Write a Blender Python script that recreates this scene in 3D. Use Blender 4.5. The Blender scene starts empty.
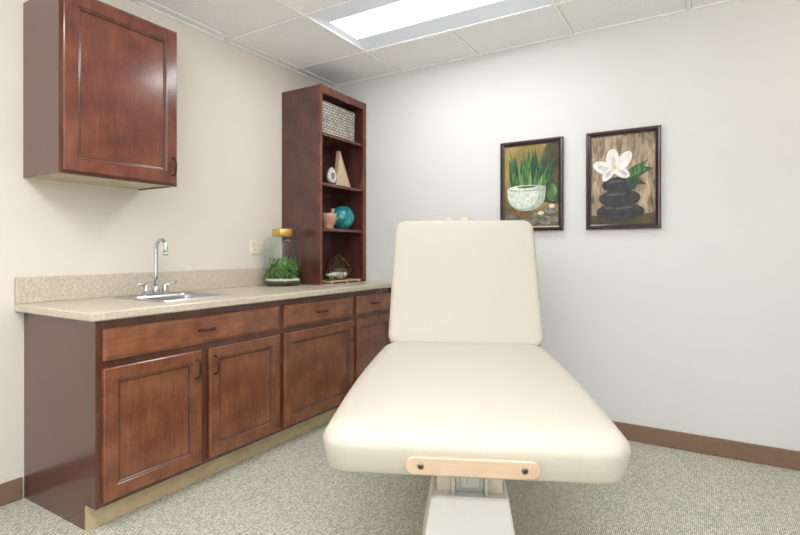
import bpy, bmesh, math, random
from mathutils import Vector, Matrix
random.seed(7)
S = bpy.context.scene
COL = S.collection

# ------------------------------------------------------------------ materials
def lin(c):
    out = []
    for v in c:
        v = v/255.0
        out.append(v/12.92 if v <= 0.04045 else ((v+0.055)/1.055)**2.4)
    return (out[0], out[1], out[2], 1.0)

def newmat(name):
    m = bpy.data.materials.new(name)
    m.use_nodes = True
    nt = m.node_tree
    b = nt.nodes["Principled BSDF"]
    return m, nt, b

def mat_noise(name, c1, c2, scale=(5, 5, 5), nscale=3.0, detail=5.0, rough=0.5, distort=0.0, bump=0.0,
              lo=0.35, hi=0.65, coat=0.0, metal=0.0, spec=0.5, extra=None):
    m, nt, b = newmat(name)
    N, L = nt.nodes, nt.links
    tc = N.new("ShaderNodeTexCoord")
    mp = N.new("ShaderNodeMapping"); mp.inputs["Scale"].default_value = scale
    nz = N.new("ShaderNodeTexNoise")
    nz.inputs["Scale"].default_value = nscale
    nz.inputs["Detail"].default_value = detail
    nz.inputs["Distortion"].default_value = distort
    cr = N.new("ShaderNodeValToRGB")
    cr.color_ramp.elements[0].position = lo; cr.color_ramp.elements[0].color = lin(c1)
    cr.color_ramp.elements[1].position = hi; cr.color_ramp.elements[1].color = lin(c2)
    L.new(tc.outputs["Object"], mp.inputs["Vector"]); L.new(mp.outputs[0], nz.inputs["Vector"])
    L.new(nz.outputs["Fac"], cr.inputs["Fac"])
    L.new(cr.outputs["Color"], b.inputs["Base Color"])
    b.inputs["Roughness"].default_value = rough
    b.inputs["Metallic"].default_value = metal
    b.inputs["Coat Weight"].default_value = coat
    b.inputs["Coat Roughness"].default_value = 0.2
    b.inputs["Specular IOR Level"].default_value = spec
    if bump:
        bp = N.new("ShaderNodeBump"); bp.inputs["Strength"].default_value = bump
        bp.inputs["Distance"].default_value = 0.004
        L.new(nz.outputs["Fac"], bp.inputs["Height"]); L.new(bp.outputs[0], b.inputs["Normal"])
    return m

def plain(name, c, rough=0.5, metal=0.0, var=6, **k):
    c2 = tuple(max(0, v-var) for v in c)
    return mat_noise(name, c2, c, rough=rough, metal=metal, nscale=8, **k)

# cherry wood
def wood(name, dark, mid, light, axis='z', rough=0.26, blotch=0.7):
    m, nt, b = newmat(name)
    N, L = nt.nodes, nt.links
    tc = N.new("ShaderNodeTexCoord")
    mp = N.new("ShaderNodeMapping")
    sc = {'z': (46, 46, 3.0), 'y': (46, 3.0, 46), 'x': (3.0, 46, 46)}[axis]
    mp.inputs["Scale"].default_value = sc
    n1 = N.new("ShaderNodeTexNoise"); n1.inputs["Scale"].default_value = 2.4; n1.inputs["Detail"].default_value = 7
    n1.inputs["Distortion"].default_value = 0.2
    mp2 = N.new("ShaderNodeMapping")
    mp2.inputs["Scale"].default_value = {'z': (1.2, 1.2, 1), 'y': (1.2, 1, 1.2), 'x': (1, 1.2, 1.2)}[axis]
    n2 = N.new("ShaderNodeTexNoise"); n2.inputs["Scale"].default_value = 8; n2.inputs["Detail"].default_value = 5
    n2.inputs["Distortion"].default_value = 0.1
    L.new(tc.outputs["Object"], mp.inputs["Vector"]); L.new(mp.outputs[0], n1.inputs["Vector"])
    L.new(tc.outputs["Object"], mp2.inputs["Vector"]); L.new(mp2.outputs[0], n2.inputs["Vector"])
    mx = N.new("ShaderNodeMath"); mx.operation = 'MULTIPLY_ADD'
    mx.inputs[1].default_value = 1-blotch
    m2 = N.new("ShaderNodeMath"); m2.operation = 'MULTIPLY'; m2.inputs[1].default_value = blotch
    L.new(n2.outputs["Fac"], m2.inputs[0])
    L.new(n1.outputs["Fac"], mx.inputs[0]); L.new(m2.outputs[0], mx.inputs[2])
    cr = N.new("ShaderNodeValToRGB")
    e = cr.color_ramp.elements
    e[0].position = 0.34; e[0].color = lin(dark)
    e[1].position = 0.66; e[1].color = lin(light)
    k = e.new(0.5); k.color = lin(mid)
    L.new(mx.outputs[0], cr.inputs["Fac"]); L.new(cr.outputs["Color"], b.inputs["Base Color"])
    b.inputs["Roughness"].default_value = rough
    b.inputs["Coat Weight"].default_value = 0.6
    b.inputs["Coat Roughness"].default_value = 0.14
    return m

W_DOOR = wood("cherry_wood_vertical", (98, 54, 33), (119, 69, 43), (139, 85, 55), 'z')
W_UPPER = wood("cherry_wood_red_vertical", (86, 40, 29), (107, 52, 37), (127, 68, 48), 'z', 0.22)
W_DRAW = wood("cherry_wood_horizontal", (103, 58, 36), (124, 73, 46), (143, 89, 59), 'y')
W_DARK = wood("cherry_wood_side", (74, 43, 41), (86, 51, 47), (98, 60, 54), 'z')
W_FRAME = wood("cherry_wood_frame", (74, 39, 29), (88, 48, 35), (101, 57, 41), 'z')
W_EDGE = wood("cherry_wood_groove", (60, 29, 20), (74, 38, 26), (88, 47, 33), 'z')
W_MAPLE = wood("raw_maple", (178, 158, 120), (194, 174, 136), (206, 188, 150), 'y', 0.5)
W_BIRCH = wood("birch_handle", (182, 152, 124), (192, 164, 136), (200, 174, 148), 'x', 0.4)
W_TRI = wood("pale_oak", (186, 156, 120), (206, 178, 142), (222, 198, 164), 'z', 0.5)
W_BOWL = wood("turned_wood", (160, 112, 88), (184, 136, 110), (200, 154, 126), 'x', 0.5)

PAINT = mat_noise("wall_paint", (219, 219, 217), (221, 221, 219), scale=(1, 1, 1), nscale=2, rough=0.7, spec=0.3)
PAINTL = mat_noise("wall_paint_beige", (223, 216, 205), (225, 218, 208), scale=(1, 1, 1), nscale=2, rough=0.7, spec=0.3)
TILE = mat_noise("ceiling_tile_white", (240, 240, 240), (252, 252, 252), scale=(1, 1, 1), nscale=110, rough=0.9, bump=0.3, spec=0.2)
GRIDW = plain("grid_white_enamel", (250, 250, 249), 0.4, var=2)
SHADOWLINE = plain("grid_shadow_line_grey", (196, 196, 194), 0.6, var=4)  # grey strips paint a thin shadow line along the grid bars
BASEB = plain("brown_vinyl_base", (132, 104, 86), 0.5, var=5)
VINYL = mat_noise("cream_vinyl", (191, 184, 170), (194, 188, 175), scale=(1, 1, 1), nscale=300, rough=0.45, bump=0.04, spec=0.3)
WHITEP = plain("white_powder_coat", (250, 250, 250), 0.35, var=2)
STEEL = plain("brushed_steel", (196, 196, 198), 0.28, metal=1.0, var=10)
CHROME = plain("chrome", (216, 218, 222), 0.1, metal=1.0, var=4)
BRONZE = plain("dark_bronze", (76, 60, 52), 0.28, metal=0.9, var=10)
BLACK = plain("black_metal", (28, 25, 24), 0.4, var=5)
DKSTEEL = plain("zinc_bolt", (128, 116, 98), 0.4, metal=0.6, var=5)
GOLD = plain("brushed_gold", (220, 182, 106), 0.35, metal=0.7, var=10)
COPPER = plain("aged_brass_wire", (112, 92, 66), 0.35, metal=0.7, var=10)
PLATE = plain("ivory_plastic", (230, 221, 202), 0.4, var=2)
SLOT = plain("dark_slot", (60, 56, 50), 0.6, var=4)
FRAMEM = wood("espresso_frame", (30, 14, 14), (42, 20, 19), (56, 28, 26), 'z', 0.3)

# countertop laminate
def mk_counter():
    m, nt, b = newmat("speckled_laminate")
    N, L = nt.nodes, nt.links
    tc = N.new("ShaderNodeTexCoord")
    n1 = N.new("ShaderNodeTexNoise"); n1.inputs["Scale"].default_value = 260; n1.inputs["Detail"].default_value = 3
    n2 = N.new("ShaderNodeTexNoise"); n2.inputs["Scale"].default_value = 80; n2.inputs["Detail"].default_value = 5
    c1 = N.new("ShaderNodeValToRGB"); e = c1.color_ramp.elements
    e[0].position = 0.36; e[0].color = lin((154, 138, 119)); e[1].position = 0.58; e[1].color = lin((213, 203, 186))
    c2 = N.new("ShaderNodeValToRGB"); e = c2.color_ramp.elements
    e[0].position = 0.35; e[0].color = lin((190, 177, 157)); e[1].position = 0.65; e[1].color = lin((219, 210, 194))
    mx = N.new("ShaderNodeMix"); mx.data_type = 'RGBA'; mx.inputs[0].default_value = 0.5
    L.new(tc.outputs["Object"], n1.inputs["Vector"]); L.new(tc.outputs["Object"], n2.inputs["Vector"])
    L.new(n1.outputs["Fac"], c1.inputs[0]); L.new(n2.outputs["Fac"], c2.inputs[0])
    L.new(c1.outputs[0], mx.inputs[6]); L.new(c2.outputs[0], mx.inputs[7])
    L.new(mx.outputs[2], b.inputs["Base Color"])
    b.inputs["Roughness"].default_value = 0.28
    return m
LAMIN = mk_counter()

def mk_carpet():
    m, nt, b = newmat("loop_pile_carpet")
    N, L = nt.nodes, nt.links
    tc = N.new("ShaderNodeTexCoord")
    mp = N.new("ShaderNodeMapping"); mp.inputs["Scale"].default_value = (1, 0.75, 1)
    vo = N.new("ShaderNodeTexVoronoi"); vo.inputs["Scale"].default_value = 140; vo.inputs["Randomness"].default_value = 0.1
    L.new(tc.outputs["Object"], mp.inputs[0]); L.new(mp.outputs[0], vo.inputs["Vector"])
    sp = N.new("ShaderNodeSeparateColor"); L.new(vo.outputs["Color"], sp.inputs[0])
    cr = N.new("ShaderNodeValToRGB"); cr.color_ramp.interpolation = 'CONSTANT'
    e = cr.color_ramp.elements
    e[0].position = 0.0; e[0].color = lin((184, 187, 168))
    e[1].position = 0.2; e[1].color = lin((206, 203, 186))
    for p, c in ((0.42, (216, 212, 196)), (0.64, (194, 195, 176)), (0.80, (226, 222, 208)), (0.96, (172, 178, 160))):
        k = e.new(p); k.color = lin(c)
    L.new(sp.outputs[0], cr.inputs[0])
    dk = N.new("ShaderNodeMapRange"); dk.inputs[1].default_value = 0.2; dk.inputs[2].default_value = 0.68
    dk.inputs[3].default_value = 1.06; dk.inputs[4].default_value = 0.30
    L.new(vo.outputs["Distance"], dk.inputs[0])
    mx = N.new("ShaderNodeMix"); mx.data_type = 'RGBA'; mx.blend_type = 'MULTIPLY'; mx.inputs[0].default_value = 1
    L.new(cr.outputs[0], mx.inputs[6]); L.new(dk.outputs[0], mx.inputs[7])
    L.new(mx.outputs[2], b.inputs["Base Color"])
    b.inputs["Roughness"].default_value = 0.95
    b.inputs["Specular IOR Level"].default_value = 0.1
    return m
CARPET = mk_carpet()

def emis(name, col, st):
    m, nt, b = newmat(name)
    b.inputs["Base Color"].default_value = lin(col)
    b.inputs["Emission Color"].default_value = lin(col)
    b.inputs["Emission Strength"].default_value = st
    return m
LENS = emis("lit_acrylic_lens", (246, 250, 255), 1.3)
DIFF = emis("diffuser_side_panel", (222, 229, 238), 0.15)

def glassmat(name, col, base=0.06):
    m, nt, b = newmat(name)
    N, L = nt.nodes, nt.links
    N.remove(b)
    tr = N.new("ShaderNodeBsdfTransparent"); tr.inputs[0].default_value = lin(col)
    gl = N.new("ShaderNodeBsdfGlossy"); gl.inputs["Roughness"].default_value = 0.03
    lw = N.new("ShaderNodeLayerWeight"); lw.inputs[0].default_value = 0.5
    pw = N.new("ShaderNodeMath"); pw.operation = 'POWER'; pw.inputs[1].default_value = 5.0
    ma = N.new("ShaderNodeMath"); ma.operation = 'MULTIPLY_ADD'; ma.inputs[1].default_value = 0.6; ma.inputs[2].default_value = base
    mx = N.new("ShaderNodeMixShader")
    L.new(lw.outputs["Facing"], pw.inputs[0]); L.new(pw.outputs[0], ma.inputs[0])
    L.new(ma.outputs[0], mx.inputs[0]); L.new(tr.outputs[0], mx.inputs[1]); L.new(gl.outputs[0], mx.inputs[2])
    L.new(mx.outputs[0], N["Material Output"].inputs[0])
    return m
GLASS = glassmat("clear_glass", (250, 253, 252), 0.03)
GLASS2 = glassmat("terrarium_glass", (250, 252, 252), 0.03)

# ------------------------------------------------------------------ mesh builder
class MB:
    def __init__(s):
        s.v = []; s.f = []; s.m = []; s.sm = []
    def face(s, idx, mi=0, smooth=False):
        s.f.append(tuple(idx)); s.m.append(mi); s.sm.append(smooth)
    def box(s, x0, x1, y0, y1, z0, z1, mi=0):
        b = len(s.v)
        s.v += [(x0,y0,z0),(x1,y0,z0),(x1,y1,z0),(x0,y1,z0),(x0,y0,z1),(x1,y0,z1),(x1,y1,z1),(x0,y1,z1)]
        for q in ((0,3,2,1),(4,5,6,7),(0,1,5,4),(1,2,6,5),(2,3,7,6),(3,0,4,7)):
            s.face([b+i for i in q], mi)
        return s
    def loops(s, loops, mis=None, cap0=True, cap1=True, smooth=False, closed=False):
        n = len(loops[0]); b = len(s.v)
        for lp in loops: s.v += [tuple(p) for p in lp]
        for i in range(len(loops)-1):
            mi = mis[i] if mis else 0
            for j in range(n):
                k = (j+1) % n
                s.face([b+i*n+j, b+i*n+k, b+(i+1)*n+k, b+(i+1)*n+j], mi, smooth)
        if cap0: s.face([b+j for j in reversed(range(n))], mis[0] if mis else 0)
        if cap1: s.face([b+(len(loops)-1)*n+j for j in range(n)], mis[-1] if mis else 0, smooth)
        return s
    def lathe(s, prof, c=(0,0,0), seg=32, mi=0, smooth=True, axis='z', cap0=True, cap1=True):
        lps = []
        for r, h in prof:
            lp = []
            for i in range(seg):
                a = 2*math.pi*i/seg
                p = (r*math.cos(a), r*math.sin(a), h)
                if axis == 'x': p = (p[2], p[0], p[1])
                if axis == 'y': p = (p[0], p[2], p[1])
                lp.append((p[0]+c[0], p[1]+c[1], p[2]+c[2]))
            lps.append(lp)
        return s.loops(lps, [mi]*(len(lps)), cap0, cap1, smooth)
    def tube(s, pts, r, seg=12, mi=0):
        pts = [Vector(p) for p in pts]
        rs = r if isinstance(r, (list, tuple)) else [r]*len(pts)
        lps = []
        up = None
        for i, p in enumerate(pts):
            t = (pts[min(i+1, len(pts)-1)] - pts[max(i-1, 0)]).normalized()
            if up is None:
                up = Vector((0,0,1)) if abs(t.z) < 0.9 else Vector((1,0,0))
            a = t.cross(up).normalized(); bb = a.cross(t).normalized(); up = bb
            lps.append([tuple(p + a*math.cos(2*math.pi*j/seg)*rs[i] + bb*math.sin(2*math.pi*j/seg)*rs[i]) for j in range(seg)])
        return s.loops(lps, [mi]*len(lps), True, True, True)
    def poly(s, pts, mi=0):
        b = len(s.v); s.v += [tuple(p) for p in pts]; s.face(range(b, b+len(pts)), mi); return s
    def sphere(s, c, rx, ry, rz, u=20, v=12, mi=0):
        lps = []
        for i in range(1, v):
            th = math.pi*i/v
            lps.append([(c[0]+rx*math.sin(th)*math.cos(2*math.pi*j/u), c[1]+ry*math.sin(th)*math.sin(2*math.pi*j/u), c[2]-rz*math.cos(th)) for j in range(u)])
        return s.loops(lps, [mi]*len(lps), True, True, True)
    def build(s, name, mats, bevel=0.0, bseg=2, parent=None, origin=None, kind=None, local=False, fixn=True, xf=None):
        if not isinstance(mats, (list, tuple)): mats = [mats]
        vs = [Vector(p) for p in s.v]
        if xf: vs = [xf @ p for p in vs]
        if origin is None:
            mn = Vector([min(p[i] for p in vs) for i in range(3)]); mxv = Vector([max(p[i] for p in vs) for i in range(3)])
            origin = (mn+mxv)/2; origin.z = mn.z
        origin = Vector(origin)
        me = bpy.data.meshes.new(name)
        me.from_pydata([tuple(p-origin) for p in vs], [], s.f)
        for m in mats: me.materials.append(m)
        for p, mi, sm in zip(me.polygons, s.m, s.sm):
            p.material_index = mi; p.use_smooth = sm
        if fixn:
            bm = bmesh.new(); bm.from_mesh(me); bmesh.ops.recalc_face_normals(bm, faces=bm.faces[:]); bm.to_mesh(me); bm.free()
        o = bpy.data.objects.new(name, me); o.location = origin
        COL.objects.link(o)
        if bevel:
            md = o.modifiers.new("bevel", 'BEVEL'); md.width = bevel; md.segments = bseg; md.limit_method = 'ANGLE'; md.angle_limit = math.radians(40)
        if parent is not None:
            o.parent = parent
            if not local: o.location = origin - WP[parent.name]
        WP[o.name] = origin
        if kind: o["kind"] = kind
        return o
WP = {}
def root(name, loc, label, cat, rotz=0.0):
    e = bpy.data.objects.new(name, None); e.location = loc; e.rotation_euler = (0,0,rotz)
    e.empty_display_size = 0.1
    COL.objects.link(e); WP[e.name] = Vector(loc)
    e["label"] = label; e["category"] = cat
    return e
def tag(o, label, cat, **k):
    o["label"] = label; o["category"] = cat
    for a, b in k.items(): o[a] = b
    return o

def rrect(cx, cy, hw, hl, r, z, n=6):
    pts = []
    r = max(0.002, min(r, hw-0.001, hl-0.001))
    for (sx, sy, a0) in ((1,1,0),(-1,1,90),(-1,-1,180),(1,-1,270)):
        for i in range(n+1):
            a = math.radians(a0 + 90*i/n)
            pts.append((cx+sx*(hw-r)+r*math.cos(a), cy+sy*(hl-r)+r*math.sin(a), z))
    return pts

# ------------------------------------------------------------------ room
RX, RY0, RZ = 4.0, -4.9, 2.56
MB().box(-0.1, RX+0.1, RY0-0.1, 0.1, -0.08, 0).build("floor", CARPET, kind="structure", origin=(0,0,0))
MB().box(-0.1, 0, RY0-0.1, 0.1, 0, 2.75).build("wall_left", PAINTL, kind="structure")
MB().box(0, RX, 0, 0.1, 0, 2.75).build("wall_back", PAINT, kind="structure")
MB().box(RX, RX+0.1, RY0-0.1, 0.1, 0, 2.75).build("wall_right", PAINT, kind="structure")
MB().box(0, RX, RY0-0.1, RY0, 0, 2.75).build("wall_front", PAINT, kind="structure")
gx = [0.0, 0.085] + [0.705+0.6525*i for i in range(6)]
gx[-1] = 3.96; gx.append(RX)
gy = [RY0, -4.285, -3.65, -3.015, -2.38, -1.745, -1.11, -0.475, 0.0]
TW, TL = 1.305, 0.635
holes = [(0.705, -1.11), (0.705, -3.65), (2.6625, -3.015)]
def inhole(x, y):
    for hx, hy in holes:
        if hx < x < hx+TW and hy < y < hy+TL: return True
    return False
c = MB()
for i in range(len(gx)-1):
    for j in range(len(gy)-1):
        if gx[i+1]-gx[i] < 0.001: continue
        if inhole((gx[i]+gx[i+1])/2, (gy[j]+gy[j+1])/2): continue
        c.box(gx[i], gx[i+1], gy[j], gy[j+1], RZ, RZ+0.02)
c.build("ceiling", TILE, kind="structure")
MB().box(-0.1, RX+0.1, RY0-0.1, 0.1, 2.75, 2.8).build("ceiling", TILE, kind="structure")
t = MB()
for x in gx[1:-1]:
    for j in range(len(gy)-1):
        if inhole(x, (gy[j]+gy[j+1])/2): continue
        t.box(x-0.011, x+0.011, gy[j]+0.011, gy[j+1]-0.011, RZ-0.007, RZ-0.0002)
        t.box(x-0.015, x+0.015, gy[j]+0.011, gy[j+1]-0.011, RZ-0.0015, RZ-0.0001, 1)
for y in gy[1:-1]:
    for i in range(len(gx)-1):
        if inhole((gx[i]+gx[i+1])/2, y): continue
        t.box(gx[i], gx[i+1], y-0.011, y+0.011, RZ-0.007, RZ-0.0002)
        t.box(gx[i]+0.015, gx[i+1]-0.015, y-0.015, y+0.015, RZ-0.0015, RZ-0.0001, 1)
t.box(0, 0.022, RY0, 0, RZ-0.006, RZ); t.box(0, RX, -0.022, 0, RZ-0.0061, RZ)
t.build("trim_1", [GRIDW, SHADOWLINE], kind="structure")

MB().box(0.615, RX, -0.012, 0, 0, 0.102).build("baseboard_back", BASEB, 0.004, kind="structure")
MB().box(0, 0.012, RY0, -2.27, 0, 0.102).build("baseboard_left", BASEB, 0.004, kind="structure")
MB().box(RX-0.012, RX, RY0, -0.012, 0, 0.102).build("baseboard_right", BASEB, 0.004, kind="structure")
MB().box(0.012, RX-0.012, RY0, RY0+0.012, 0, 0.102).build("baseboard_front", BASEB, 0.004, kind="structure")

# ------------------------------------------------------------------ troffers
def troffer(hx, hy):
    w, l = TW, TL
    cx, cy = hx+w/2, hy+l/2
    r = root("ceiling_light", (cx, cy, RZ-0.006), "white recessed fluorescent ceiling light with glowing central lens", "ceiling light")
    r["group"] = "recessed ceiling lights"
    def rc(ix, iy, z): return [(cx-w/2+ix, cy-l/2+iy, z), (cx+w/2-ix, cy-l/2+iy, z), (cx+w/2-ix, cy+l/2-iy, z), (cx-w/2+ix, cy+l/2-iy, z)]
    m = MB()
    m.loops([rc(0,0,RZ+0.12), rc(0,0,RZ-0.006), rc(0.012,0.012,RZ-0.006), rc(0.014,0.014,RZ+0.001), rc(0.05,0.17,RZ+0.012), rc(0.05,0.17,RZ+0.03)], [0,0,0,1,0,0], cap0=True, cap1=True)
    m.build("housing", [GRIDW, DIFF], parent=r)
    m = MB(); m.box(cx-w/2+0.051, cx+w/2-0.051, cy-l/2+0.171, cy+l/2-0.171, RZ+0.014, RZ+0.028)
    m.build("lens", LENS, parent=r, bevel=0.004)
    ld = bpy.data.lights.new("lamp", 'AREA'); ld.shape = 'RECTANGLE'; ld.size = w-0.12; ld.size_y = l-0.36
    ld.energy = 34; ld.color = (1.0, 0.995, 0.99)
    lo = bpy.data.objects.new("lamp", ld); lo.location = (0, 0, 0.016); lo.parent = r
    COL.objects.link(lo)
    return ld
L1 = troffer(*holes[0]); L2 = troffer(*holes[1]); L3 = troffer(*holes[2])  # second and third fixtures are out of view, added for soft fill
L1.energy = 13; L2.energy = 20; L3.energy = 10

# ------------------------------------------------------------------ cabinet parts
def xpanel(m, y0, y1, z0, z1, steps, mis):
    lps = []
    for ins, x in steps:
        lps.append([(x, y0+ins, z0+ins), (x, y1-ins, z0+ins), (x, y1-ins, z1-ins), (x, y0+ins, z1-ins)])
    m.loops(lps, mis)
def door_part(parent, y0, y1, z0, z1, xb, fw=0.055, name="door", mat=None):
    m = MB()
    th = 0.02
    st = [(0, xb), (0, xb+th-0.004), (0.004, xb+th), (fw, xb+th), (fw+0.003, xb+th-0.003), (fw+0.009, xb+th-0.004), (fw+0.013, xb+th-0.010), (fw+0.017, xb+th-0.011)]
    xpanel(m, y0, y1, z0, z1, st, [0, 0, 0, 1, 0, 1, 1, 0])
    return m.build(name, [mat or W_DOOR, W_EDGE], parent=parent)
def drawer_part(parent, y0, y1, z0, z1, xb):
    m = MB(); th = 0.02
    xpanel(m, y0, y1, z0, z1, [(0, xb), (0, xb+th-0.007), (0.004, xb+th-0.004), (0.012, xb+th-0.002), (0.016, xb+th)], [0]*5)
    return m.build("drawer", [W_DRAW], parent=parent)
def pull(parent, x, y, z, axis, ln=0.088):
    m = MB(); h = ln/2
    pr = [(0, -h), (0.008, -h), (0.018, -h+0.004), (0.024, -h+0.016), (0.026, -h*0.4), (0.027, 0), (0.026, h*0.4), (0.024, h-0.016), (0.018, h-0.004), (0.008, h), (0, h)]
    pts = [((x+a), y+(b if axis == 'y' else 0), z+(b if axis == 'z' else 0)) for a, b in pr]
    m.tube(pts, [0.005, 0.0036, 0.0036, 0.0038, 0.0046, 0.005, 0.0046, 0.0038, 0.0036, 0.0036, 0.005], 10)
    for sgn in (-1, 1):
        cc = (x, y+(sgn*h if axis == 'y' else 0), z+(sgn*h if axis == 'z' else 0))
        m.lathe([(0.008, 0), (0.008, 0.002), (0.0055, 0.004)], cc, 16, axis='x')
    o = m.build("handle", BRONZE, parent=parent)
    o["label"] = "dark bronze arched bar handle"
    return o

CF = 0.62
CT = 0.878
def base_cab(y0, y1, label, end=False):
    r = root("base_cabinet", (0.31, (y0+y1)/2, 0), label, "cabinet")
    t_ = 0.018
    m = MB()
    for a, b in ((y0, y0+t_), (y1-t_, y1)):
        m.box(0.001, CF-0.02, a, b, 0.105, CT, 1); m.box(0.001, 0.54, a, b, 0, 0.105, 1)
    m.box(0.001, CF-0.02, y0+t_, y1-t_, 0.105, 0.12, 1)
    m.box(0.001, 0.008, y0+t_, y1-t_, 0.12, CT, 1)
    m.box(CF-0.02, CF, y0, y0+0.03, 0.105, CT, 0); m.box(CF-0.02, CF, y1-0.03, y1, 0.105, CT, 0)
    for z0, z1 in ((0.105, 0.14), (0.665, 0.72), (0.832, CT)):
        m.box(CF-0.02, CF, y0+0.03, y1-0.03, z0, z1, 0)
    m.box(CF-0.02, CF-0.012, y0+0.03, y1-0.03, 0.14, 0.832, 0)
    m.build("body", [W_FRAME, W_DARK], parent=r)
    k = MB().box(0.541, 0.553, y0, y1, 0, 0.104).build("toe_kick", W_MAPLE, parent=r)
    k["label"] = "raw tan wood toe kick board"
    return r
Y0, Y1, Y2, Y3 = -2.262, -1.221, -0.5065, -0.002
b1 = base_cab(Y0, Y1-0.0005, "cherry base cabinet under the sink with two panelled doors")
DT, DB = 0.676, 0.127
d = drawer_part(b1, -2.237, -1.24, 0.706, 0.84, CF); pull(d, 0.64, -1.74, 0.773, 'y')
d = door_part(b1, -2.237, -1.768, DB, DT, CF); pull(d, 0.64, -1.797, 0.59, 'z')
d = door_part(b1, -1.722, -1.24, DB, DT, CF); pull(d, 0.64, -1.692, 0.59, 'z')
MB().box(CF-0.0115, CF, -1.765, -1.725, 0.14, 0.665).build("stile", W_FRAME, parent=b1)
b2 = base_cab(Y1+0.0005, Y2-0.0005, "wide cherry base cabinet with one drawer above one door")
d = drawer_part(b2, -1.20, -0.523, 0.706, 0.84, CF); pull(d, 0.64, -0.862, 0.773, 'y')
d = door_part(b2, -1.20, -0.523, DB, DT, CF); pull(d, 0.64, -0.553, 0.59, 'z')
b3 = base_cab(Y2+0.0005, Y3, "cherry base cabinet in the room corner with drawer and door")
d = drawer_part(b3, -0.488, -0.03, 0.706, 0.84, CF); pull(d, 0.64, -0.259, 0.773, 'y')
d = door_part(b3, -0.488, -0.03, DB, DT, CF); pull(d, 0.64, -0.06, 0.59, 'z')

# countertop with sink cut-out
ct = root("countertop", (0.33, -1.14, CT+0.0005), "long beige speckled laminate countertop with low backsplash over cabinets", "countertop")
SY = -1.68
m = MB()
zt, zb = 0.914, CT+0.0005
hx0, hx1, hy0, hy1 = 0.155, 0.485, SY-0.185, SY+0.185
def rc4(x0, x1, y0, y1, z): return [(x0,y0,z),(x1,y0,z),(x1,y1,z),(x0,y1,z)]
X0, X1, YA, YB = 0.0005, 0.668, -2.302, -0.0005
e_ = 0.005
m.loops([rc4(hx0,hx1,hy0,hy1,zb), rc4(X0,X1-e_,YA+e_,YB,zb), rc4(X0,X1,YA,YB,zb+e_), rc4(X0,X1,YA,YB,zt-e_), rc4(X0,X1-e_,YA+e_,YB,zt), rc4(hx0,hx1,hy0,hy1,zt), rc4(hx0,hx1,hy0,hy1,zb)], [0]*7, False, False)
m.build("worktop", LAMIN, parent=ct)
MB().box(0.0005, 0.02, -2.302, -0.577, zt, 1.038).build("backsplash", LAMIN, 0.003, parent=ct)

# sink
sk = root("sink", (0.3, SY, zt), "stainless steel drop-in sink set in the countertop", "sink")
m = MB()
sx0, sx1 = 0.09, 0.505
cx = (sx0+sx1)/2; hw = (sx1-sx0)/2
bx0, bx1 = 0.17, 0.475; bcx = (bx0+bx1)/2; bhw = (bx1-bx0)/2
m.loops([rrect(cx,SY,hw,0.225,0.03,zt+0.0005), rrect(cx,SY,hw-0.003,0.222,0.03,zt+0.005), rrect(cx,SY,hw-0.012,0.213,0.025,zt+0.003),
         rrect(bcx,SY,bhw,0.175,0.04,zt+0.003), rrect(bcx,SY,bhw-0.006,0.169,0.04,zt-0.006), rrect(bcx,SY,bhw-0.014,0.161,0.045,zt-0.12),
         rrect(bcx,SY,bhw-0.04,0.135,0.04,zt-0.14), rrect(bcx,SY,0.03,0.03,0.029,zt-0.146)], [0]*8, False, True, smooth=False)
m.build("basin", STEEL, parent=sk)
MB().lathe([(0.028,0),(0.03,0.003),(0.022,0.003),(0.02,0.001)], (bcx,SY,zt-0.1455), 24).build("drain", CHROME, parent=sk)
# faucet
fx = 0.13; fz = zt+0.0035
fa = root("faucet", (fx, SY, fz), "chrome gooseneck faucet with two lever handles on the sink deck", "faucet")
m = MB()
m.loops([rrect(fx,SY,0.024,0.082,0.023,fz), rrect(fx,SY,0.024,0.082,0.023,fz+0.008), rrect(fx,SY,0.019,0.077,0.019,fz+0.013)], [0]*3, smooth=False)
m.build("base_plate", CHROME, parent=fa)
m = MB()
m.lathe([(0.02,0.01),(0.02,0.03),(0.014,0.04),(0.013,0.05)], (fx,SY,fz), 20)
pts = [(fx,SY,fz+0.045), (fx,SY,fz+0.12), (fx,SY,fz+0.2), (fx,SY,fz+0.245)]
R = 0.045
for i in range(1, 15):
    a = math.pi - math.radians(200)*i/14
    pts.append((fx+R+R*math.cos(a), SY, fz+0.255+R*1.1*math.sin(a)))
m.tube(pts, 0.0105, 14)
ex, ez = pts[-1][0], pts[-1][2]
m.tube([pts[-1], (ex-0.004, SY, ez-0.018)], 0.013, 14)
m.build("spout", CHROME, parent=fa)
for sgn in (-1, 1):
    m = MB()
    yy = SY+sgn*0.056
    m.lathe([(0.019,0.01),(0.018,0.03),(0.013,0.045),(0.014,0.05),(0.011,0.058)], (fx,yy,fz), 18)
    m.tube([(fx,yy,fz+0.05), (fx+0.006,yy+sgn*0.03,fz+0.056), (fx+0.014,yy+sgn*0.062,fz+0.066)], [0.007,0.006,0.008], 10)
    m.build("lever_handle", CHROME, parent=fa)

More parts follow.
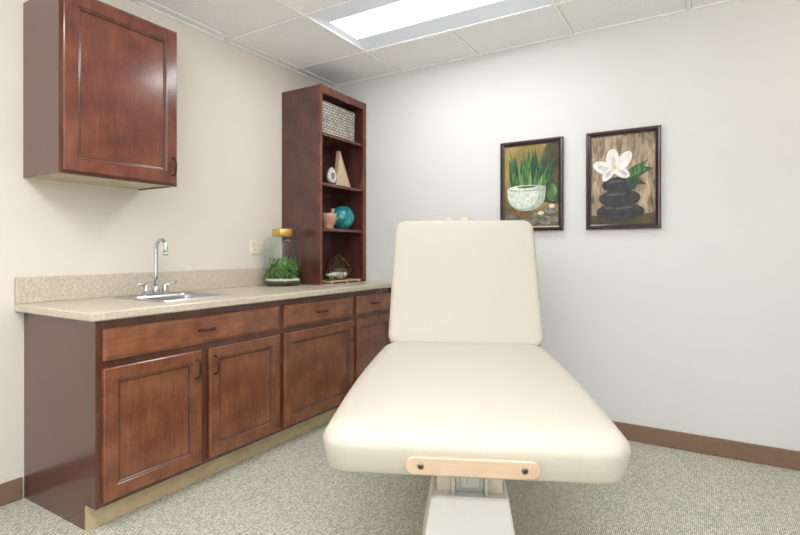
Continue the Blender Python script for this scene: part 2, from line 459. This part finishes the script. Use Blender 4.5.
# ------------------------------------------------------------------ wall cabinet
UY0, UY1, UZ0, UZ1, UX = -2.265, -1.690, 1.502, 2.325, 0.33
uc = root("wall_cabinet", (0.165, (UY0+UY1)/2, UZ0), "cherry wall-mounted cabinet with one panelled door above the counter", "cabinet")
m = MB()
m.box(0.0005, UX-0.02, UY0, UY0+0.016, UZ0, UZ1, 1); m.box(0.0005, UX-0.02, UY1-0.016, UY1, UZ0, UZ1, 1)
m.box(0.0005, UX-0.02, UY0+0.016, UY1-0.016, UZ1-0.016, UZ1, 1); m.box(0.0005, 0.008, UY0+0.016, UY1-0.016, UZ0+0.02, UZ1-0.016, 1)
m.box(UX-0.02, UX, UY0, UY0+0.035, UZ0, UZ1, 0); m.box(UX-0.02, UX, UY1-0.035, UY1, UZ0, UZ1, 0)
m.box(UX-0.02, UX, UY0+0.035, UY1-0.035, UZ0, UZ0+0.035, 0); m.box(UX-0.02, UX, UY0+0.035, UY1-0.035, UZ1-0.035, UZ1, 0)
m.build("body", [W_FRAME, W_DARK], parent=uc)
o = MB().box(0.0005, UX-0.0205, UY0+0.0165, UY1-0.0165, UZ0+0.006, UZ0+0.019).build("bottom_panel", W_MAPLE, parent=uc)
o["label"] = "raw tan underside panel"
d = door_part(uc, UY0+0.012, UY1-0.012, UZ0+0.012, UZ1-0.012, UX, 0.058, mat=W_UPPER); pull(d, UX+0.02, UY1-0.036, UZ0+0.10, 'z')

# ------------------------------------------------------------------ bookcase tower
TY0, TY1, TX, TZ1 = -0.575, -0.001, 0.378, 2.36
bk = root("bookcase", (TX/2, (TY0+TY1)/2, zt), "tall cherry open bookcase standing on the countertop corner", "bookcase")
m = MB(); z0 = zt+0.0005
m.box(0.0008, TX-0.018, TY0, TY0+0.018, z0, TZ1, 1); m.box(0.0008, TX-0.018, TY1-0.018, TY1, z0, TZ1, 1)
m.box(0.0008, TX-0.018, TY0+0.018, TY1-0.018, TZ1-0.045, TZ1-0.027, 1); m.box(0.0008, 0.008, TY0+0.018, TY1-0.018, z0, TZ1-0.045, 0)
m.box(TX-0.018, TX, TY0, TY0+0.022, z0, TZ1, 0); m.box(TX-0.018, TX, TY1-0.04, TY1, z0, TZ1, 0)
m.box(TX-0.018, TX, TY0+0.022, TY1-0.04, TZ1-0.055, TZ1, 0)
m.build("body", [W_UPPER, W_DARK], parent=bk)
SH = [2.03, 1.662, 1.33]
for z in SH:
    MB().box(0.009, TX-0.02, TY0+0.0185, TY1-0.0185, z-0.022, z).build("shelf", W_FRAME, 0.001, parent=bk)

# ------------------------------------------------------------------ things on shelves
def mk_weave():
    m, nt, b = newmat("woven_reed")
    N, L = nt.nodes, nt.links
    tc = N.new("ShaderNodeTexCoord")
    br = N.new("ShaderNodeTexBrick"); br.inputs["Scale"].default_value = 9
    br.inputs["Color1"].default_value = lin((206, 202, 194)); br.inputs["Color2"].default_value = lin((168, 162, 152))
    br.inputs["Mortar"].default_value = lin((98, 90, 82)); br.inputs["Mortar Size"].default_value = 0.028
    br.inputs["Brick Width"].default_value = 0.32; br.inputs["Row Height"].default_value = 0.1845
    sx = N.new("ShaderNodeSeparateXYZ"); cb = N.new("ShaderNodeCombineXYZ"); ad = N.new("ShaderNodeMath")
    L.new(tc.outputs["Object"], sx.inputs[0]); L.new(sx.outputs[0], ad.inputs[0]); L.new(sx.outputs[1], ad.inputs[1])
    L.new(ad.outputs[0], cb.inputs[0]); L.new(sx.outputs[2], cb.inputs[1])
    L.new(cb.outputs[0], br.inputs["Vector"]); L.new(br.outputs["Color"], b.inputs["Base Color"])
    b.inputs["Roughness"].default_value = 0.8
    return m
WEAVE = mk_weave()
zz = SH[0]+0.0005
m = MB()
bcx_, bcy_ = 0.205, -0.31
m.loops([rrect(bcx_,bcy_,0.135,0.20,0.02,zz), rrect(bcx_,bcy_,0.14,0.205,0.02,zz+0.225), rrect(bcx_,bcy_,0.128,0.193,0.02,zz+0.225), rrect(bcx_,bcy_,0.124,0.189,0.02,zz+0.01)], [0]*4)
for h in (zz+0.228,):
    lp = [Vector(p) for p in rrect(bcx_,bcy_,0.135,0.20,0.02,h)]
    m.tube(lp+[lp[0]], 0.008, 8)
for k in range(11):
    h = zz+0.012+k*0.0205
    s_ = 0.1358+0.005*(h-zz)/0.225
    m.loops([rrect(bcx_,bcy_,s_,s_+0.065,0.02,h-0.007), rrect(bcx_,bcy_,s_+0.003,s_+0.068,0.02,h-0.003), rrect(bcx_,bcy_,s_+0.003,s_+0.068,0.02,h+0.003), rrect(bcx_,bcy_,s_,s_+0.065,0.02,h+0.007)], [0]*4, False, False)
tag(m.build("basket", WEAVE, origin=(bcx_,bcy_,zz)), "grey-white woven storage basket on the top shelf", "basket")

zz = SH[1]+0.0005
m = MB(); ty = -0.175
def tri(x, ins):
    P = [Vector((ty-0.09, zz)), Vector((ty+0.11, zz)), Vector((ty-0.04, zz+0.29))]
    c_ = (P[0]+P[1]+P[2])/3
    return [(x, (p+(c_-p)*ins)[0], (p+(c_-p)*ins)[1]) for p in P]
m.loops([tri(0.24,0), tri(0.275,0), tri(0.275,0.14), tri(0.268,0.16)], [0,0,0,1])
PALE = plain("pale_cream_lacquer", (214, 196, 168), 0.5, var=8)
tag(m.build("wooden_ornament", [W_TRI, PALE], bevel=0.001), "slim pale wood triangular ornament on the middle shelf", "ornament")
AG1 = mat_noise("agate_grey", (150, 146, 140), (232, 229, 222), scale=(12,12,12), nscale=2, rough=0.2, distort=2.0, lo=0.3, hi=0.6)
AG2 = mat_noise("agate_centre", (96, 104, 98), (150, 156, 146), scale=(12,12,12), nscale=2, rough=0.15, distort=2.0)
m = MB(); ay, ax = -0.345, 0.285
def drop(rad, x, cy, cz):
    out = []
    for i in range(32):
        a = 2*math.pi*i/32
        s_ = math.sin(a)
        w_ = (1-0.35*max(0, s_)**1.5)
        out.append((x, cy+rad*math.cos(a)*w_, cz+rad*1.25*s_*(1.1 if s_ > 0 else 0.85)))
    return out
zc = zz+0.07
m.loops([drop(0.046,ax,ay,zc), drop(0.050,ax+0.006,ay,zc), drop(0.050,ax+0.016,ay,zc), drop(0.045,ax+0.022,ay,zc), drop(0.022,ax+0.022,ay,zc), drop(0.018,ax+0.018,ay,zc)], [0,0,0,0,1,1])
ag = m.build("agate_ornament", [AG1, AG2])
tag(ag, "grey and white rounded agate ornament on a small stand", "ornament")
m = MB().box(ax-0.01, ax+0.032, ay-0.026, ay+0.026, zz, zz+0.018).build("stand", BLACK, 0.002, parent=ag)

# mortar and pestle
zz = SH[2]+0.0005
mx_, my_ = 0.295, -0.385
q = 1.12
mo = root("mortar", (mx_, my_, zz), "small turned wooden mortar with a pestle resting inside", "mortar")
MB().lathe([(a*q, b*q) for a, b in [(0.036,0),(0.04,0.006),(0.034,0.014),(0.048,0.035),(0.058,0.065),(0.06,0.10),(0.056,0.102),(0.05,0.065),(0.03,0.03),(0.004,0.025)]], (mx_,my_,zz), 28).build("bowl", W_BOWL, parent=mo)
MB().tube([(mx_-0.005,my_-0.005,zz+0.042),(mx_+0.005,my_+0.015,zz+0.09),(mx_+0.012,my_+0.032,zz+0.125),(mx_+0.016,my_+0.042,zz+0.15)], [0.014,0.010,0.010,0.015], 12).build("pestle", W_BOWL, parent=mo)
# teal ball
TEAL = mat_noise("teal_glaze", (16, 118, 128), (60, 174, 170), scale=(8,8,8), nscale=1.6, rough=0.22, distort=2.0, lo=0.4, hi=0.6, coat=0.4)
m = MB(); br_ = 0.096; tx_, ty_ = 0.255, -0.16
m.sphere((tx_,ty_,zz+br_), br_, br_, br_*0.99, 36, 20)
for k in range(9):
    ph = 2*math.pi*k/9
    pp = []
    for i in range(15):
        th = math.radians(18+144*i/14)
        a = ph + 1.3*i/14
        pp.append((tx_+br_*math.sin(th)*math.cos(a), ty_+br_*math.sin(th)*math.sin(a), zz+br_+br_*math.cos(th)))
    m.tube(pp, 0.0014, 6)
tag(m.build("decorative_ball", TEAL), "teal glazed decorative ball with swirling ribs on shelf", "ornament")

# wooden tray + terrarium under bookcase
GREEN1 = mat_noise("leaf_green", (84, 130, 60), (140, 182, 92), scale=(8,8,8), nscale=4, rough=0.5)
GREEN2 = mat_noise("moss_green", (44, 84, 34), (104, 146, 58), scale=(20,20,20), nscale=6, rough=0.9, bump=0.5)
GREEN3 = mat_noise("fern_green", (54, 104, 48), (106, 152, 68), scale=(8,8,8), nscale=4, rough=0.5)
PEB = mat_noise("dark_pebbles", (58, 48, 42), (126, 114, 98), scale=(20,20,20), nscale=6, rough=0.8, bump=0.6)
SAND = mat_noise("white_sand", (206, 200, 188), (238, 234, 226), scale=(20,20,20), nscale=6, rough=0.9)
PETAL = plain("white_petal", (248, 246, 242), 0.6, var=6)
zz = zt+0.0008
m = MB()
qx, qy = 0.285, -0.26
for k in range(5):
    xx = qx-0.085+k*0.036
    m.box(xx, xx+0.03, qy-0.20, qy+0.19, zz+0.012, zz+0.022)
for yy in (-0.18, 0.0, 0.16):
    m.box(qx-0.085, qx+0.089, qy+yy, qy+yy+0.02, zz, zz+0.012)
tag(m.build("wooden_tray", W_TRI, 0.001), "small slatted pale wood tray on the countertop", "tray")
zz += 0.0225
tcx, tcy = 0.275, -0.235
tr = root("terrarium", (tcx, tcy, zz), "faceted glass terrarium with dark brass edges, white sand and succulents", "terrarium")
K = 1.18
def ring(r, z, n, off=0.0, cx=tcx, cy=tcy): return [(cx+K*r*math.cos(2*math.pi*(i+off)/n)*0.85, cy+K*r*math.sin(2*math.pi*(i+off)/n), zz+K*z) for i in range(n)]
A, B, C_ = ring(0.055,0.003,6), ring(0.098,0.065,6,0.5), ring(0.055,0.13,6)
top = (tcx,tcy,zz+K*0.165)
gm = MB(); wm = MB()
edges = []
for i in range(6):
    j = (i+1) % 6
    tris = [(A[i],A[j],B[i]), (B[i],B[j],A[j]), (B[i],B[j],C_[j]), (B[i],C_[j],C_[i]), (C_[i],C_[j],top)]
    for qq, tr_ in enumerate(tris):
        if not (i in (5,) and qq in (2,3)): gm.poly(tr_)
    edges += [(A[i],A[j]),(A[i],B[i]),(A[j],B[i]),(B[i],B[j]),(B[i],C_[i]),(B[i],C_[j]),(C_[i],C_[j]),(C_[i],top)]
for a, b in edges: wm.tube([a, b], 0.0028, 6)
gm.build("glass", GLASS2, parent=tr, fixn=False)
wm.build("metal_frame", COPPER, parent=tr)
def rosette(m, c, r, n, mi=0, tilt=0.6, rings=3):
    for k in range(rings):
        rr = r*(1-0.28*k); el = tilt+0.35*k
        for i in range(n):
            a = 2*math.pi*(i+0.5*k)/n
            d = Vector((math.cos(a)*math.cos(el), math.sin(a)*math.cos(el), math.sin(el)))
            s_ = Vector((-math.sin(a), math.cos(a), 0))
            c0 = Vector(c); w = rr*0.28
            m.poly([c0, c0+d*rr*0.5+s_*w, c0+d*rr, c0+d*rr*0.5-s_*w], mi)
m = MB(); m.lathe([(0.045,0.006),(0.072,0.04),(0.065,0.056),(0.01,0.062)], (tcx,tcy,zz), 16, 1)
rosette(m, (tcx+0.02,tcy-0.02,zz+0.058), 0.05, 8); rosette(m, (tcx-0.005,tcy+0.035,zz+0.058), 0.042, 8)
m.build("succulent", [GREEN1, SAND], parent=tr, fixn=False)
fl = MB(); rosette(fl, (0.325,-0.385,zz+0.02), 0.068, 8, 0, 0.45, 3); rosette(fl, (0.325,-0.40,zz+0.012), 0.062, 6, 1, 0.12, 1)
fl.lathe([(0.016,0.0),(0.02,0.008),(0.01,0.024)], (0.325,-0.385,zz), 12, 1)
tag(fl.build("artificial_flower", [PETAL, GREEN1], fixn=False), "white artificial blossom with green leaves beside the terrarium", "flower")

# ------------------------------------------------------------------ moss jar
jx, jy = 0.165, -0.735; zz = zt+0.0006; jr = 0.130
ja = root("glass_jar", (jx, jy, zz), "large glass jar with gold lid holding moss and plants", "jar")
m = MB()
m.lathe([(jr*0.9,0),(jr,0.012),(jr,0.295),(jr*0.98,0.315),(jr*0.90,0.330),(jr*0.74,0.340),(0.068,0.345),(0.068,0.36)], (jx,jy,zz), 40, cap0=True, cap1=False)
m.build("glass", GLASS, parent=ja)
MB().lathe([(0.070,0.350),(0.074,0.352),(0.074,0.398),(0.071,0.402),(0.02,0.403)], (jx,jy,zz), 32).build("lid", GOLD, parent=ja)["label"] = "brushed gold screw lid"
m = MB(); m.lathe([(0.09,0.012),(0.12,0.018),(0.12,0.035),(0.12,0.036)], (jx,jy,zz), 28, 1)
m.lathe([(0.12,0.0365),(0.12,0.048),(0.06,0.055)], (jx,jy,zz), 28, 3)
for k in range(230):
    a = random.uniform(0, 6.28); r_ = 0.108*math.sqrt(random.random()); s_ = random.uniform(0.007, 0.015)
    m.sphere((jx+r_*math.cos(a), jy+r_*math.sin(a), zz+random.uniform(0.048,0.15)), s_, s_, s_*0.85, 7, 5, 0)
for k in range(420):
    a = random.uniform(0, 6.28); r_ = 0.098*math.sqrt(random.random())
    base = Vector((jx+r_*math.cos(a), jy+r_*math.sin(a), zz+random.uniform(0.06, 0.18)))
    ln = random.uniform(0.015, 0.045); lean = random.uniform(0.0, 0.5); a2 = random.uniform(0, 6.28)
    d = Vector((math.cos(a2)*lean, math.sin(a2)*lean, 1)).normalized(); s_ = Vector((-math.sin(a), math.cos(a), 0))*random.uniform(0.003,0.006)
    m.poly([base, base+d*ln*0.5+s_, base+d*ln, base+d*ln*0.5-s_], random.choice([2, 2, 4]))
m.build("moss", [GREEN2, PEB, GREEN3, SAND, GREEN1], parent=ja, fixn=False)

# outlet
oy, oz = -0.835, 1.185
ou = root("wall_outlet", (0.001, oy, oz), "ivory two-gang outlet plate on the wall above the backsplash", "outlet")
m = MB(); xpanel(m, oy-0.052, oy+0.052, oz-0.05, oz+0.05, [(0,0.0005),(0,0.004),(0.004,0.007)], [0]*3)
m.build("cover_plate", PLATE, parent=ou)
for dy in (-0.023, 0.023):
    for dz in (-0.018, 0.018):
        m = MB(); xpanel(m, oy+dy-0.014, oy+dy+0.014, oz+dz-0.012, oz+dz+0.012, [(0,0.0065),(0.002,0.009)], [0]*2)
        for qq in (-0.005, 0.005): m.box(0.009, 0.0095, oy+dy+qq-0.001, oy+dy+qq+0.001, oz+dz-0.004, oz+dz+0.005, 1)
        m.build("socket", [PLATE, SLOT], parent=ou)

# ------------------------------------------------------------------ pictures
def ypanel(m, x0, x1, z0, z1, steps, mis, cap1=True):
    m.loops([[(x0+i, y, z0+i), (x1-i, y, z0+i), (x1-i, y, z1-i), (x0+i, y, z1-i)] for i, y in steps], mis, True, cap1)
def ell(cx, cy, rx, ry, rot=0, n=24):
    c_, s_ = math.cos(rot), math.sin(rot)
    return [(cx+rx*math.cos(a)*c_-ry*math.sin(a)*s_, cy+rx*math.cos(a)*s_+ry*math.sin(a)*c_) for a in [2*math.pi*i/n for i in range(n)]]
def leaf(x, y, tx, ty, w, curve=0.0, n=8):
    L_, R_ = [], []
    d = Vector((tx-x, ty-y)); p = Vector((-d.y, d.x)).normalized()
    for i in range(n+1):
        t = i/n
        c_ = Vector((x, y))+d*t+p*curve*math.sin(math.pi*t)
        ww = w*(0.75+0.5*math.sin(math.pi*min(1,t*1.1)))*(1-t)**0.7*0.5
        L_.append(tuple(c_+p*ww)); R_.append(tuple(c_-p*ww))
    return L_ + R_[::-1][1:]
def picture(x0, x1, z0, z1, label, bg, shapes, mats):
    fr = root("framed_picture", ((x0+x1)/2, -0.001, (z0+z1)/2), label, "picture")
    m = MB(); fw = 0.03
    ypanel(m, x0, x1, z0, z1, [(0,-0.001),(0,-0.026),(0.004,-0.03),(0.014,-0.031),(0.022,-0.024),(fw,-0.02),(fw,-0.012)], [0,0,0,0,0,1,0])
    m.build("frame", [FRAMEM, BLACK], parent=fr)
    X0, X1, Z0, Z1 = x0+fw, x1-fw, z0+fw, z1-fw
    m = MB(); m.box(X0, X1, -0.0135, -0.0125, Z0, Z1, 0)
    y = -0.0137
    for mi, pts in shapes:
        pts2 = [(X0+min(max(a,0),1)*(X1-X0), y, Z0+min(max(b,0),1)*(Z1-Z0)) for a, b in pts]
        m.poly(pts2, mi); y -= 0.00007
    o = m.build("print", [bg]+mats, parent=fr, fixn=False)
    return fr
G1 = mat_noise("print_dark_green", (20, 50, 32), (46, 88, 50), scale=(20,20,6), nscale=3); G2 = mat_noise("print_green", (36, 78, 42), (80, 128, 68), scale=(20,20,6), nscale=3)
G3 = mat_noise("print_light_green", (84, 122, 60), (132, 166, 96), scale=(20,20,6), nscale=3)
PW = mat_noise("print_white_pot", (188, 200, 186), (228, 232, 224), scale=(20,20,20), nscale=2, rough=0.5)
PW2 = mat_noise("print_pot_shade", (144, 160, 144), (184, 196, 182), scale=(20,20,20), nscale=2, rough=0.5)
PD = mat_noise("print_dark_backdrop", (44, 40, 24), (88, 72, 38), scale=(6,6,4), nscale=2)
PB = mat_noise("print_brown", (76, 60, 38), (140, 112, 74), scale=(10,10,30), nscale=3, rough=0.5)
PS = mat_noise("print_stone", (80, 82, 72), (138, 140, 130), scale=(14,14,14), nscale=2)
PC = mat_noise("print_candle", (206, 194, 158), (230, 222, 196), scale=(8,8,8), nscale=2)
PK = mat_noise("print_black_stone", (24, 24, 27), (56, 56, 60), scale=(8,8,8), nscale=3, detail=8)
PWH = mat_noise("print_petal", (218, 216, 214), (242, 240, 236), scale=(8,8,8), nscale=3); PY = plain("print_yellow", (214, 196, 124), 0.5, var=10)
PSH = mat_noise("print_petal_shade", (184, 182, 180), (216, 214, 210), scale=(8,8,8), nscale=3)
PK2 = mat_noise("print_stone_light", (48, 48, 54), (88, 89, 96), scale=(8,8,8), nscale=3, detail=8)
BG1 = mat_noise("print_olive_gold", (92, 84, 40), (170, 144, 82), scale=(3,3,2.4), nscale=1.6, rough=0.5, detail=2)
BG2 = mat_noise("print_bark", (62, 46, 34), (196, 174, 142), scale=(14,14,3.2), nscale=2.5, rough=0.5, distort=1.2, lo=0.28, hi=0.72, detail=9)
mats1 = [G1, G2, G3, PW, PD, PB, PS, PW2, PC]
sh = [(5, [(0.66,0.30),(1,0.26),(1,1),(0.78,1),(0.70,0.7)]), (6, [(0,0),(1,0),(1,0.18),(0,0.20)])]
random.seed(3)
for i in range(17):
    bx = 0.20+0.56*(i/16); tx = bx+(bx-0.49)*random.uniform(0.3,0.8)+random.uniform(-0.03,0.03); ty = random.uniform(0.76,0.98)
    sh.append((random.choice([1,2,1]), leaf(bx,0.44,tx,ty,0.13,random.uniform(-0.02,0.02))))
for i in range(7):
    bx = 0.28+0.40*(i/6); tx = bx+(bx-0.47)*0.8
    sh.append((3 if i % 2 else 2, leaf(bx,0.42,tx,random.uniform(0.64,0.88),0.08)))
def bowl(x0, x1, zt_, zb_, n=14):
    out = [(x0+(x1-x0)*0.5+(x1-x0)*0.5*math.cos(math.pi*i/n), zt_-(zt_-zb_)*math.sin(math.pi*i/n)**0.6) for i in range(n+1)]
    return out
sh += [(8, bowl(0.05,0.77,0.47,0.19)), (4, bowl(0.05,0.64,0.47,0.22)),
       (8, ell(0.41,0.47,0.36,0.04)), (4, ell(0.35,0.475,0.27,0.032)), (2, ell(0.42,0.485,0.18,0.014))]
sh += [(2, ell(0.89,0.40,0.10,0.11)), (3, ell(0.90,0.42,0.06,0.07)), (2, ell(0.88,0.42,0.03,0.07))]
for a, b, r_ in ((0.12,0.10,0.11),(0.34,0.05,0.12),(0.62,0.12,0.12),(0.86,0.19,0.11),(0.78,0.07,0.13),(0.97,0.08,0.1),(0.5,0.06,0.1),(0.14,0.03,0.10)):
    sh.append((7, ell(a,b,r_,r_*0.42)))
for a, b in ((0.68,0.16),(0.88,0.24)):
    sh.append((9, ell(a,b,0.055,0.024)))
picture(1.527, 1.953, 1.296, 1.906, "dark framed print of an aloe plant in a pale stone bowl", BG1, sh, mats1)
mats2 = [PK, PK2, PWH, PSH, PY, G1, G2, PB, PD]
sh = [(9, [(0,0),(1,0),(1,0.12),(0.6,0.10),(0.3,0.12),(0,0.10)]),
      (1, ell(0.46,0.14,0.38,0.10)), (2, ell(0.42,0.185,0.22,0.018)), (1, ell(0.45,0.29,0.33,0.10)), (2, ell(0.40,0.335,0.18,0.014)),
      (1, ell(0.45,0.44,0.28,0.09)), (2, ell(0.42,0.482,0.16,0.012)),
      (6, leaf(0.55,0.50,0.98,0.60,0.15,0.03)), (7, leaf(0.60,0.56,0.90,0.71,0.12,-0.02)), (6, leaf(0.58,0.52,0.86,0.43,0.12)),
      (7, leaf(0.60,0.53,0.94,0.598,0.05,0.02)),
      (3, ell(0.21,0.64,0.19,0.07,-0.25)), (4, ell(0.22,0.63,0.12,0.03,-0.25)), (3, ell(0.51,0.70,0.16,0.08,0.6)), (3, ell(0.34,0.74,0.11,0.10,1.5)),
      (4, ell(0.36,0.70,0.06,0.03,1.5)), (3, ell(0.28,0.57,0.12,0.055,0.6)), (4, ell(0.28,0.57,0.07,0.025,0.6)), (3, ell(0.48,0.585,0.14,0.06,-0.35)), (4, ell(0.50,0.58,0.08,0.02,-0.4)), (5, ell(0.37,0.645,0.032,0.022))]
picture(2.096, 2.519, 1.296, 1.906, "dark framed print of white blossom on stacked black stones", BG2, sh, mats2)

# ------------------------------------------------------------------ treatment table
ang = math.radians(25.1)
av = Vector((-math.sin(ang), math.cos(ang), 0))
F = Vector((2.254, -2.203, 0))
RT = F + av*0.65
tb = root("treatment_table", (RT.x, RT.y, 0), "cream vinyl treatment table with raised backrest on a white pedestal", "treatment table", ang)
def cushion(name, hw, l0, l1, thick, rtop, rc, dome, origin, rot=0.0, bow=0.0, flare=0.0, under=0.0):
    m = MB()
    cy = (l0+l1)/2; hl = (l1-l0)/2
    lps = []
    def lp(ins, z): lps.append(rrect(0, cy, hw-ins, hl-ins, max(rc-ins*0.8, 0.02), z, 8))
    lp(0.06, -thick); lp(0.016+under, -thick); lp(0.005+under, -thick+0.004); lp(under, -thick+0.012)
    lp(under*0.3-0.002, -thick*0.62)
    zt_ = -rtop
    for i in range(0, 11):
        a = math.radians(90*i/10)
        lp(-0.003+ (rtop*1.3)*(1-math.cos(a)), zt_+rtop*0.88*math.sin(a))
    e0 = -0.003+rtop*1.3
    for k in range(1, 11):
        ins = e0+(min(hw, hl)-e0-0.02)*k/10
        lp(ins, zt_+rtop*0.88+dome*math.sin(math.pi/2*min(1, k/6)))
    def dens(l):
        out = []
        for i, p in enumerate(l):
            q_ = l[(i+1) % len(l)]; out.append(p)
            if i % 9 == 8:
                for s_ in range(1, 12): out.append(tuple(Vector(p).lerp(Vector(q_), s_/12)))
        return out
    lps = [dens(l) for l in lps]
    m.loops(lps, [0]*len(lps), True, True, True)
    nv = []
    for x, y, z in m.v:
        t = min(1, max(0, (y-l0)/(l1-l0)))
        sc = (1+flare*t)*(1+bow*math.sin(math.pi*t)**1.0)
        nv.append((x*sc, y, z))
    m.v = nv
    o = m.build(name, VINYL, parent=tb, local=True, origin=(0,0,0))
    o.location = origin; o.rotation_euler = (rot, 0, 0)
    return o
cushion("seat_cushion", 0.394, -0.65, 0.635, 0.130, 0.060, 0.08, 0.008, (-0.008, 0, 0.716), bow=0.045, under=0.008)
cushion("backrest", 0.388, -0.02, 0.745, 0.085, 0.022, 0.058, 0.003, (0, 0.635, 0.708), math.radians(58.5), flare=0.012)
m = MB(); m.box(-0.33, 0.33, -0.56, 0.62, 0.557, 0.5855)
m.build("underframe", W_BIRCH, 0.004, parent=tb, local=True, origin=(0,0,0.557)).location = (0,0,0.557)
m = MB()
hx, hz = 0.165, 0.0225
pts0 = [(p[0]-0.01, 0, p[1]) for p in rrect(0, 0.6245, hx, hz, 0.021, 0)]
yf = -0.651
m.loops([[(p[0], yf+0.012, p[2]) for p in pts0], [(p[0], yf-0.010, p[2]) for p in pts0], [((p[0]+0.01)*0.988-0.01, yf-0.013, (p[2]-0.6245)*0.88+0.6245) for p in pts0]], [0]*3)
h = m.build("front_rail", W_BIRCH, parent=tb, local=True, origin=(0,0,0)); h["label"] = "pale birch rail bolted to cushion end"
for sx in (-0.137, 0.117):
    m = MB(); m.lathe([(0.008,0.003),(0.008,-0.001)], (0,0,0), 20, axis='y', mi=1)
    m.lathe([(0.0045, -0.001), (0.0045, -0.002), (0.002, -0.003)], (0,0,0), 16, axis='y')
    o = m.build("bolt", [BLACK, DKSTEEL], parent=tb, local=True, origin=(0,0,0)); o.location = (sx, yf-0.0135, 0.6245)
for sx in (-0.25, 0.25):
    m = MB(); m.tube([(sx, 0.58, 0.57), (sx, 0.80, 0.80), (sx, 0.98, 1.08)], 0.014, 10)
    m.build("backrest_strut", STEEL, parent=tb, local=True, origin=(0,0,0))
# pedestal
m = MB()
def q4(hw_, hl_, z): return rrect(0, 0, hw_, hl_, 0.012, z, 4)
m.loops([q4(0.185,0.24,0.0), q4(0.182,0.235,0.02), q4(0.134,0.17,0.305), q4(0.128,0.164,0.312)], [0]*4)
m.build("pedestal", WHITEP, parent=tb, local=True, origin=(0,0,0))
m = MB(); m.box(-0.05, 0.05, -0.13, 0.07, 0.312, 0.557); m.box(-0.066, -0.050, -0.155, 0.085, 0.312, 0.557); m.box(0.050, 0.066, -0.155, 0.085, 0.312, 0.557)
m.box(-0.034, 0.034, -0.142, -0.13, 0.33, 0.42); m.box(-0.012, 0.012, -0.15, -0.142, 0.35, 0.40)
m.build("lift_column", STEEL, 0.003, parent=tb, local=True, origin=(0,0,0))
PALEP = plain("pale_cream_plate", (226, 216, 200), 0.4, var=4)
m = MB(); m.box(-0.14, 0.14, -0.16, 0.16, 0.535, 0.5565)
m.box(-0.115, 0.115, -0.128, -0.112, 0.3125, 0.536)
m.build("mounting_bracket", PALEP, 0.002, parent=tb, local=True, origin=(0,0,0))
m = MB()
for (ux, w_) in ((-0.085, 0.042), (0.012, 0.05)):
    m.sphere((ux, 1.075, 1.29), w_, 0.04, 0.072, 20, 12)
m.tube([(-0.036,1.03,1.10),(-0.036,1.06,1.27)], 0.03, 12)
m.build("face_cradle", VINYL, parent=tb, local=True, origin=(0,0,0))

# ------------------------------------------------------------------ lights / world / camera
def area(name, loc, rot, sx, sy, e, col):
    ld = bpy.data.lights.new(name, 'AREA'); ld.shape = 'RECTANGLE'; ld.size = sx; ld.size_y = sy; ld.energy = e; ld.color = col
    o = bpy.data.objects.new(name, ld); o.location = loc; o.rotation_euler = rot; COL.objects.link(o); return o
area("camera_side_fill", (2.9, -4.8, 1.3), (math.radians(88), 0, math.radians(24)), 2.2, 1.9, 22, (0.985, 0.99, 1.0))  # fill light added behind the camera; no window in this wall
area("ceiling_fill", (2.6, -3.6, 1.7), (math.radians(180), 0, 0), 0.9, 0.9, 84, (0.98, 0.988, 1.0))  # unseen upward light added to brighten the ceiling
area("assumed_warm_light", (3.85, -0.7, 2.3), (math.radians(60), 0, math.radians(60)), 0.25, 0.25, 1.8, (1.0, 0.72, 0.45))  # assumed unseen light, added to warm the upper right of the back wall
w = bpy.data.worlds.new("world"); S.world = w; w.use_nodes = True
w.node_tree.nodes["Background"].inputs[0].default_value = (0.9, 0.93, 1, 1)
w.node_tree.nodes["Background"].inputs[1].default_value = 0.4
cam = bpy.data.cameras.new("camera"); co = bpy.data.objects.new("camera", cam); COL.objects.link(co)
co.location = (2.74, -3.37, 1.16); co.rotation_euler = (math.radians(90), 0, math.radians(31.2))
cam.sensor_width = 36; cam.lens = 503/800*36; cam.shift_y = -16.5/800; cam.clip_start = 0.05
S.camera = co
S.view_settings.view_transform = 'Standard'
S.view_settings.exposure = 0.0
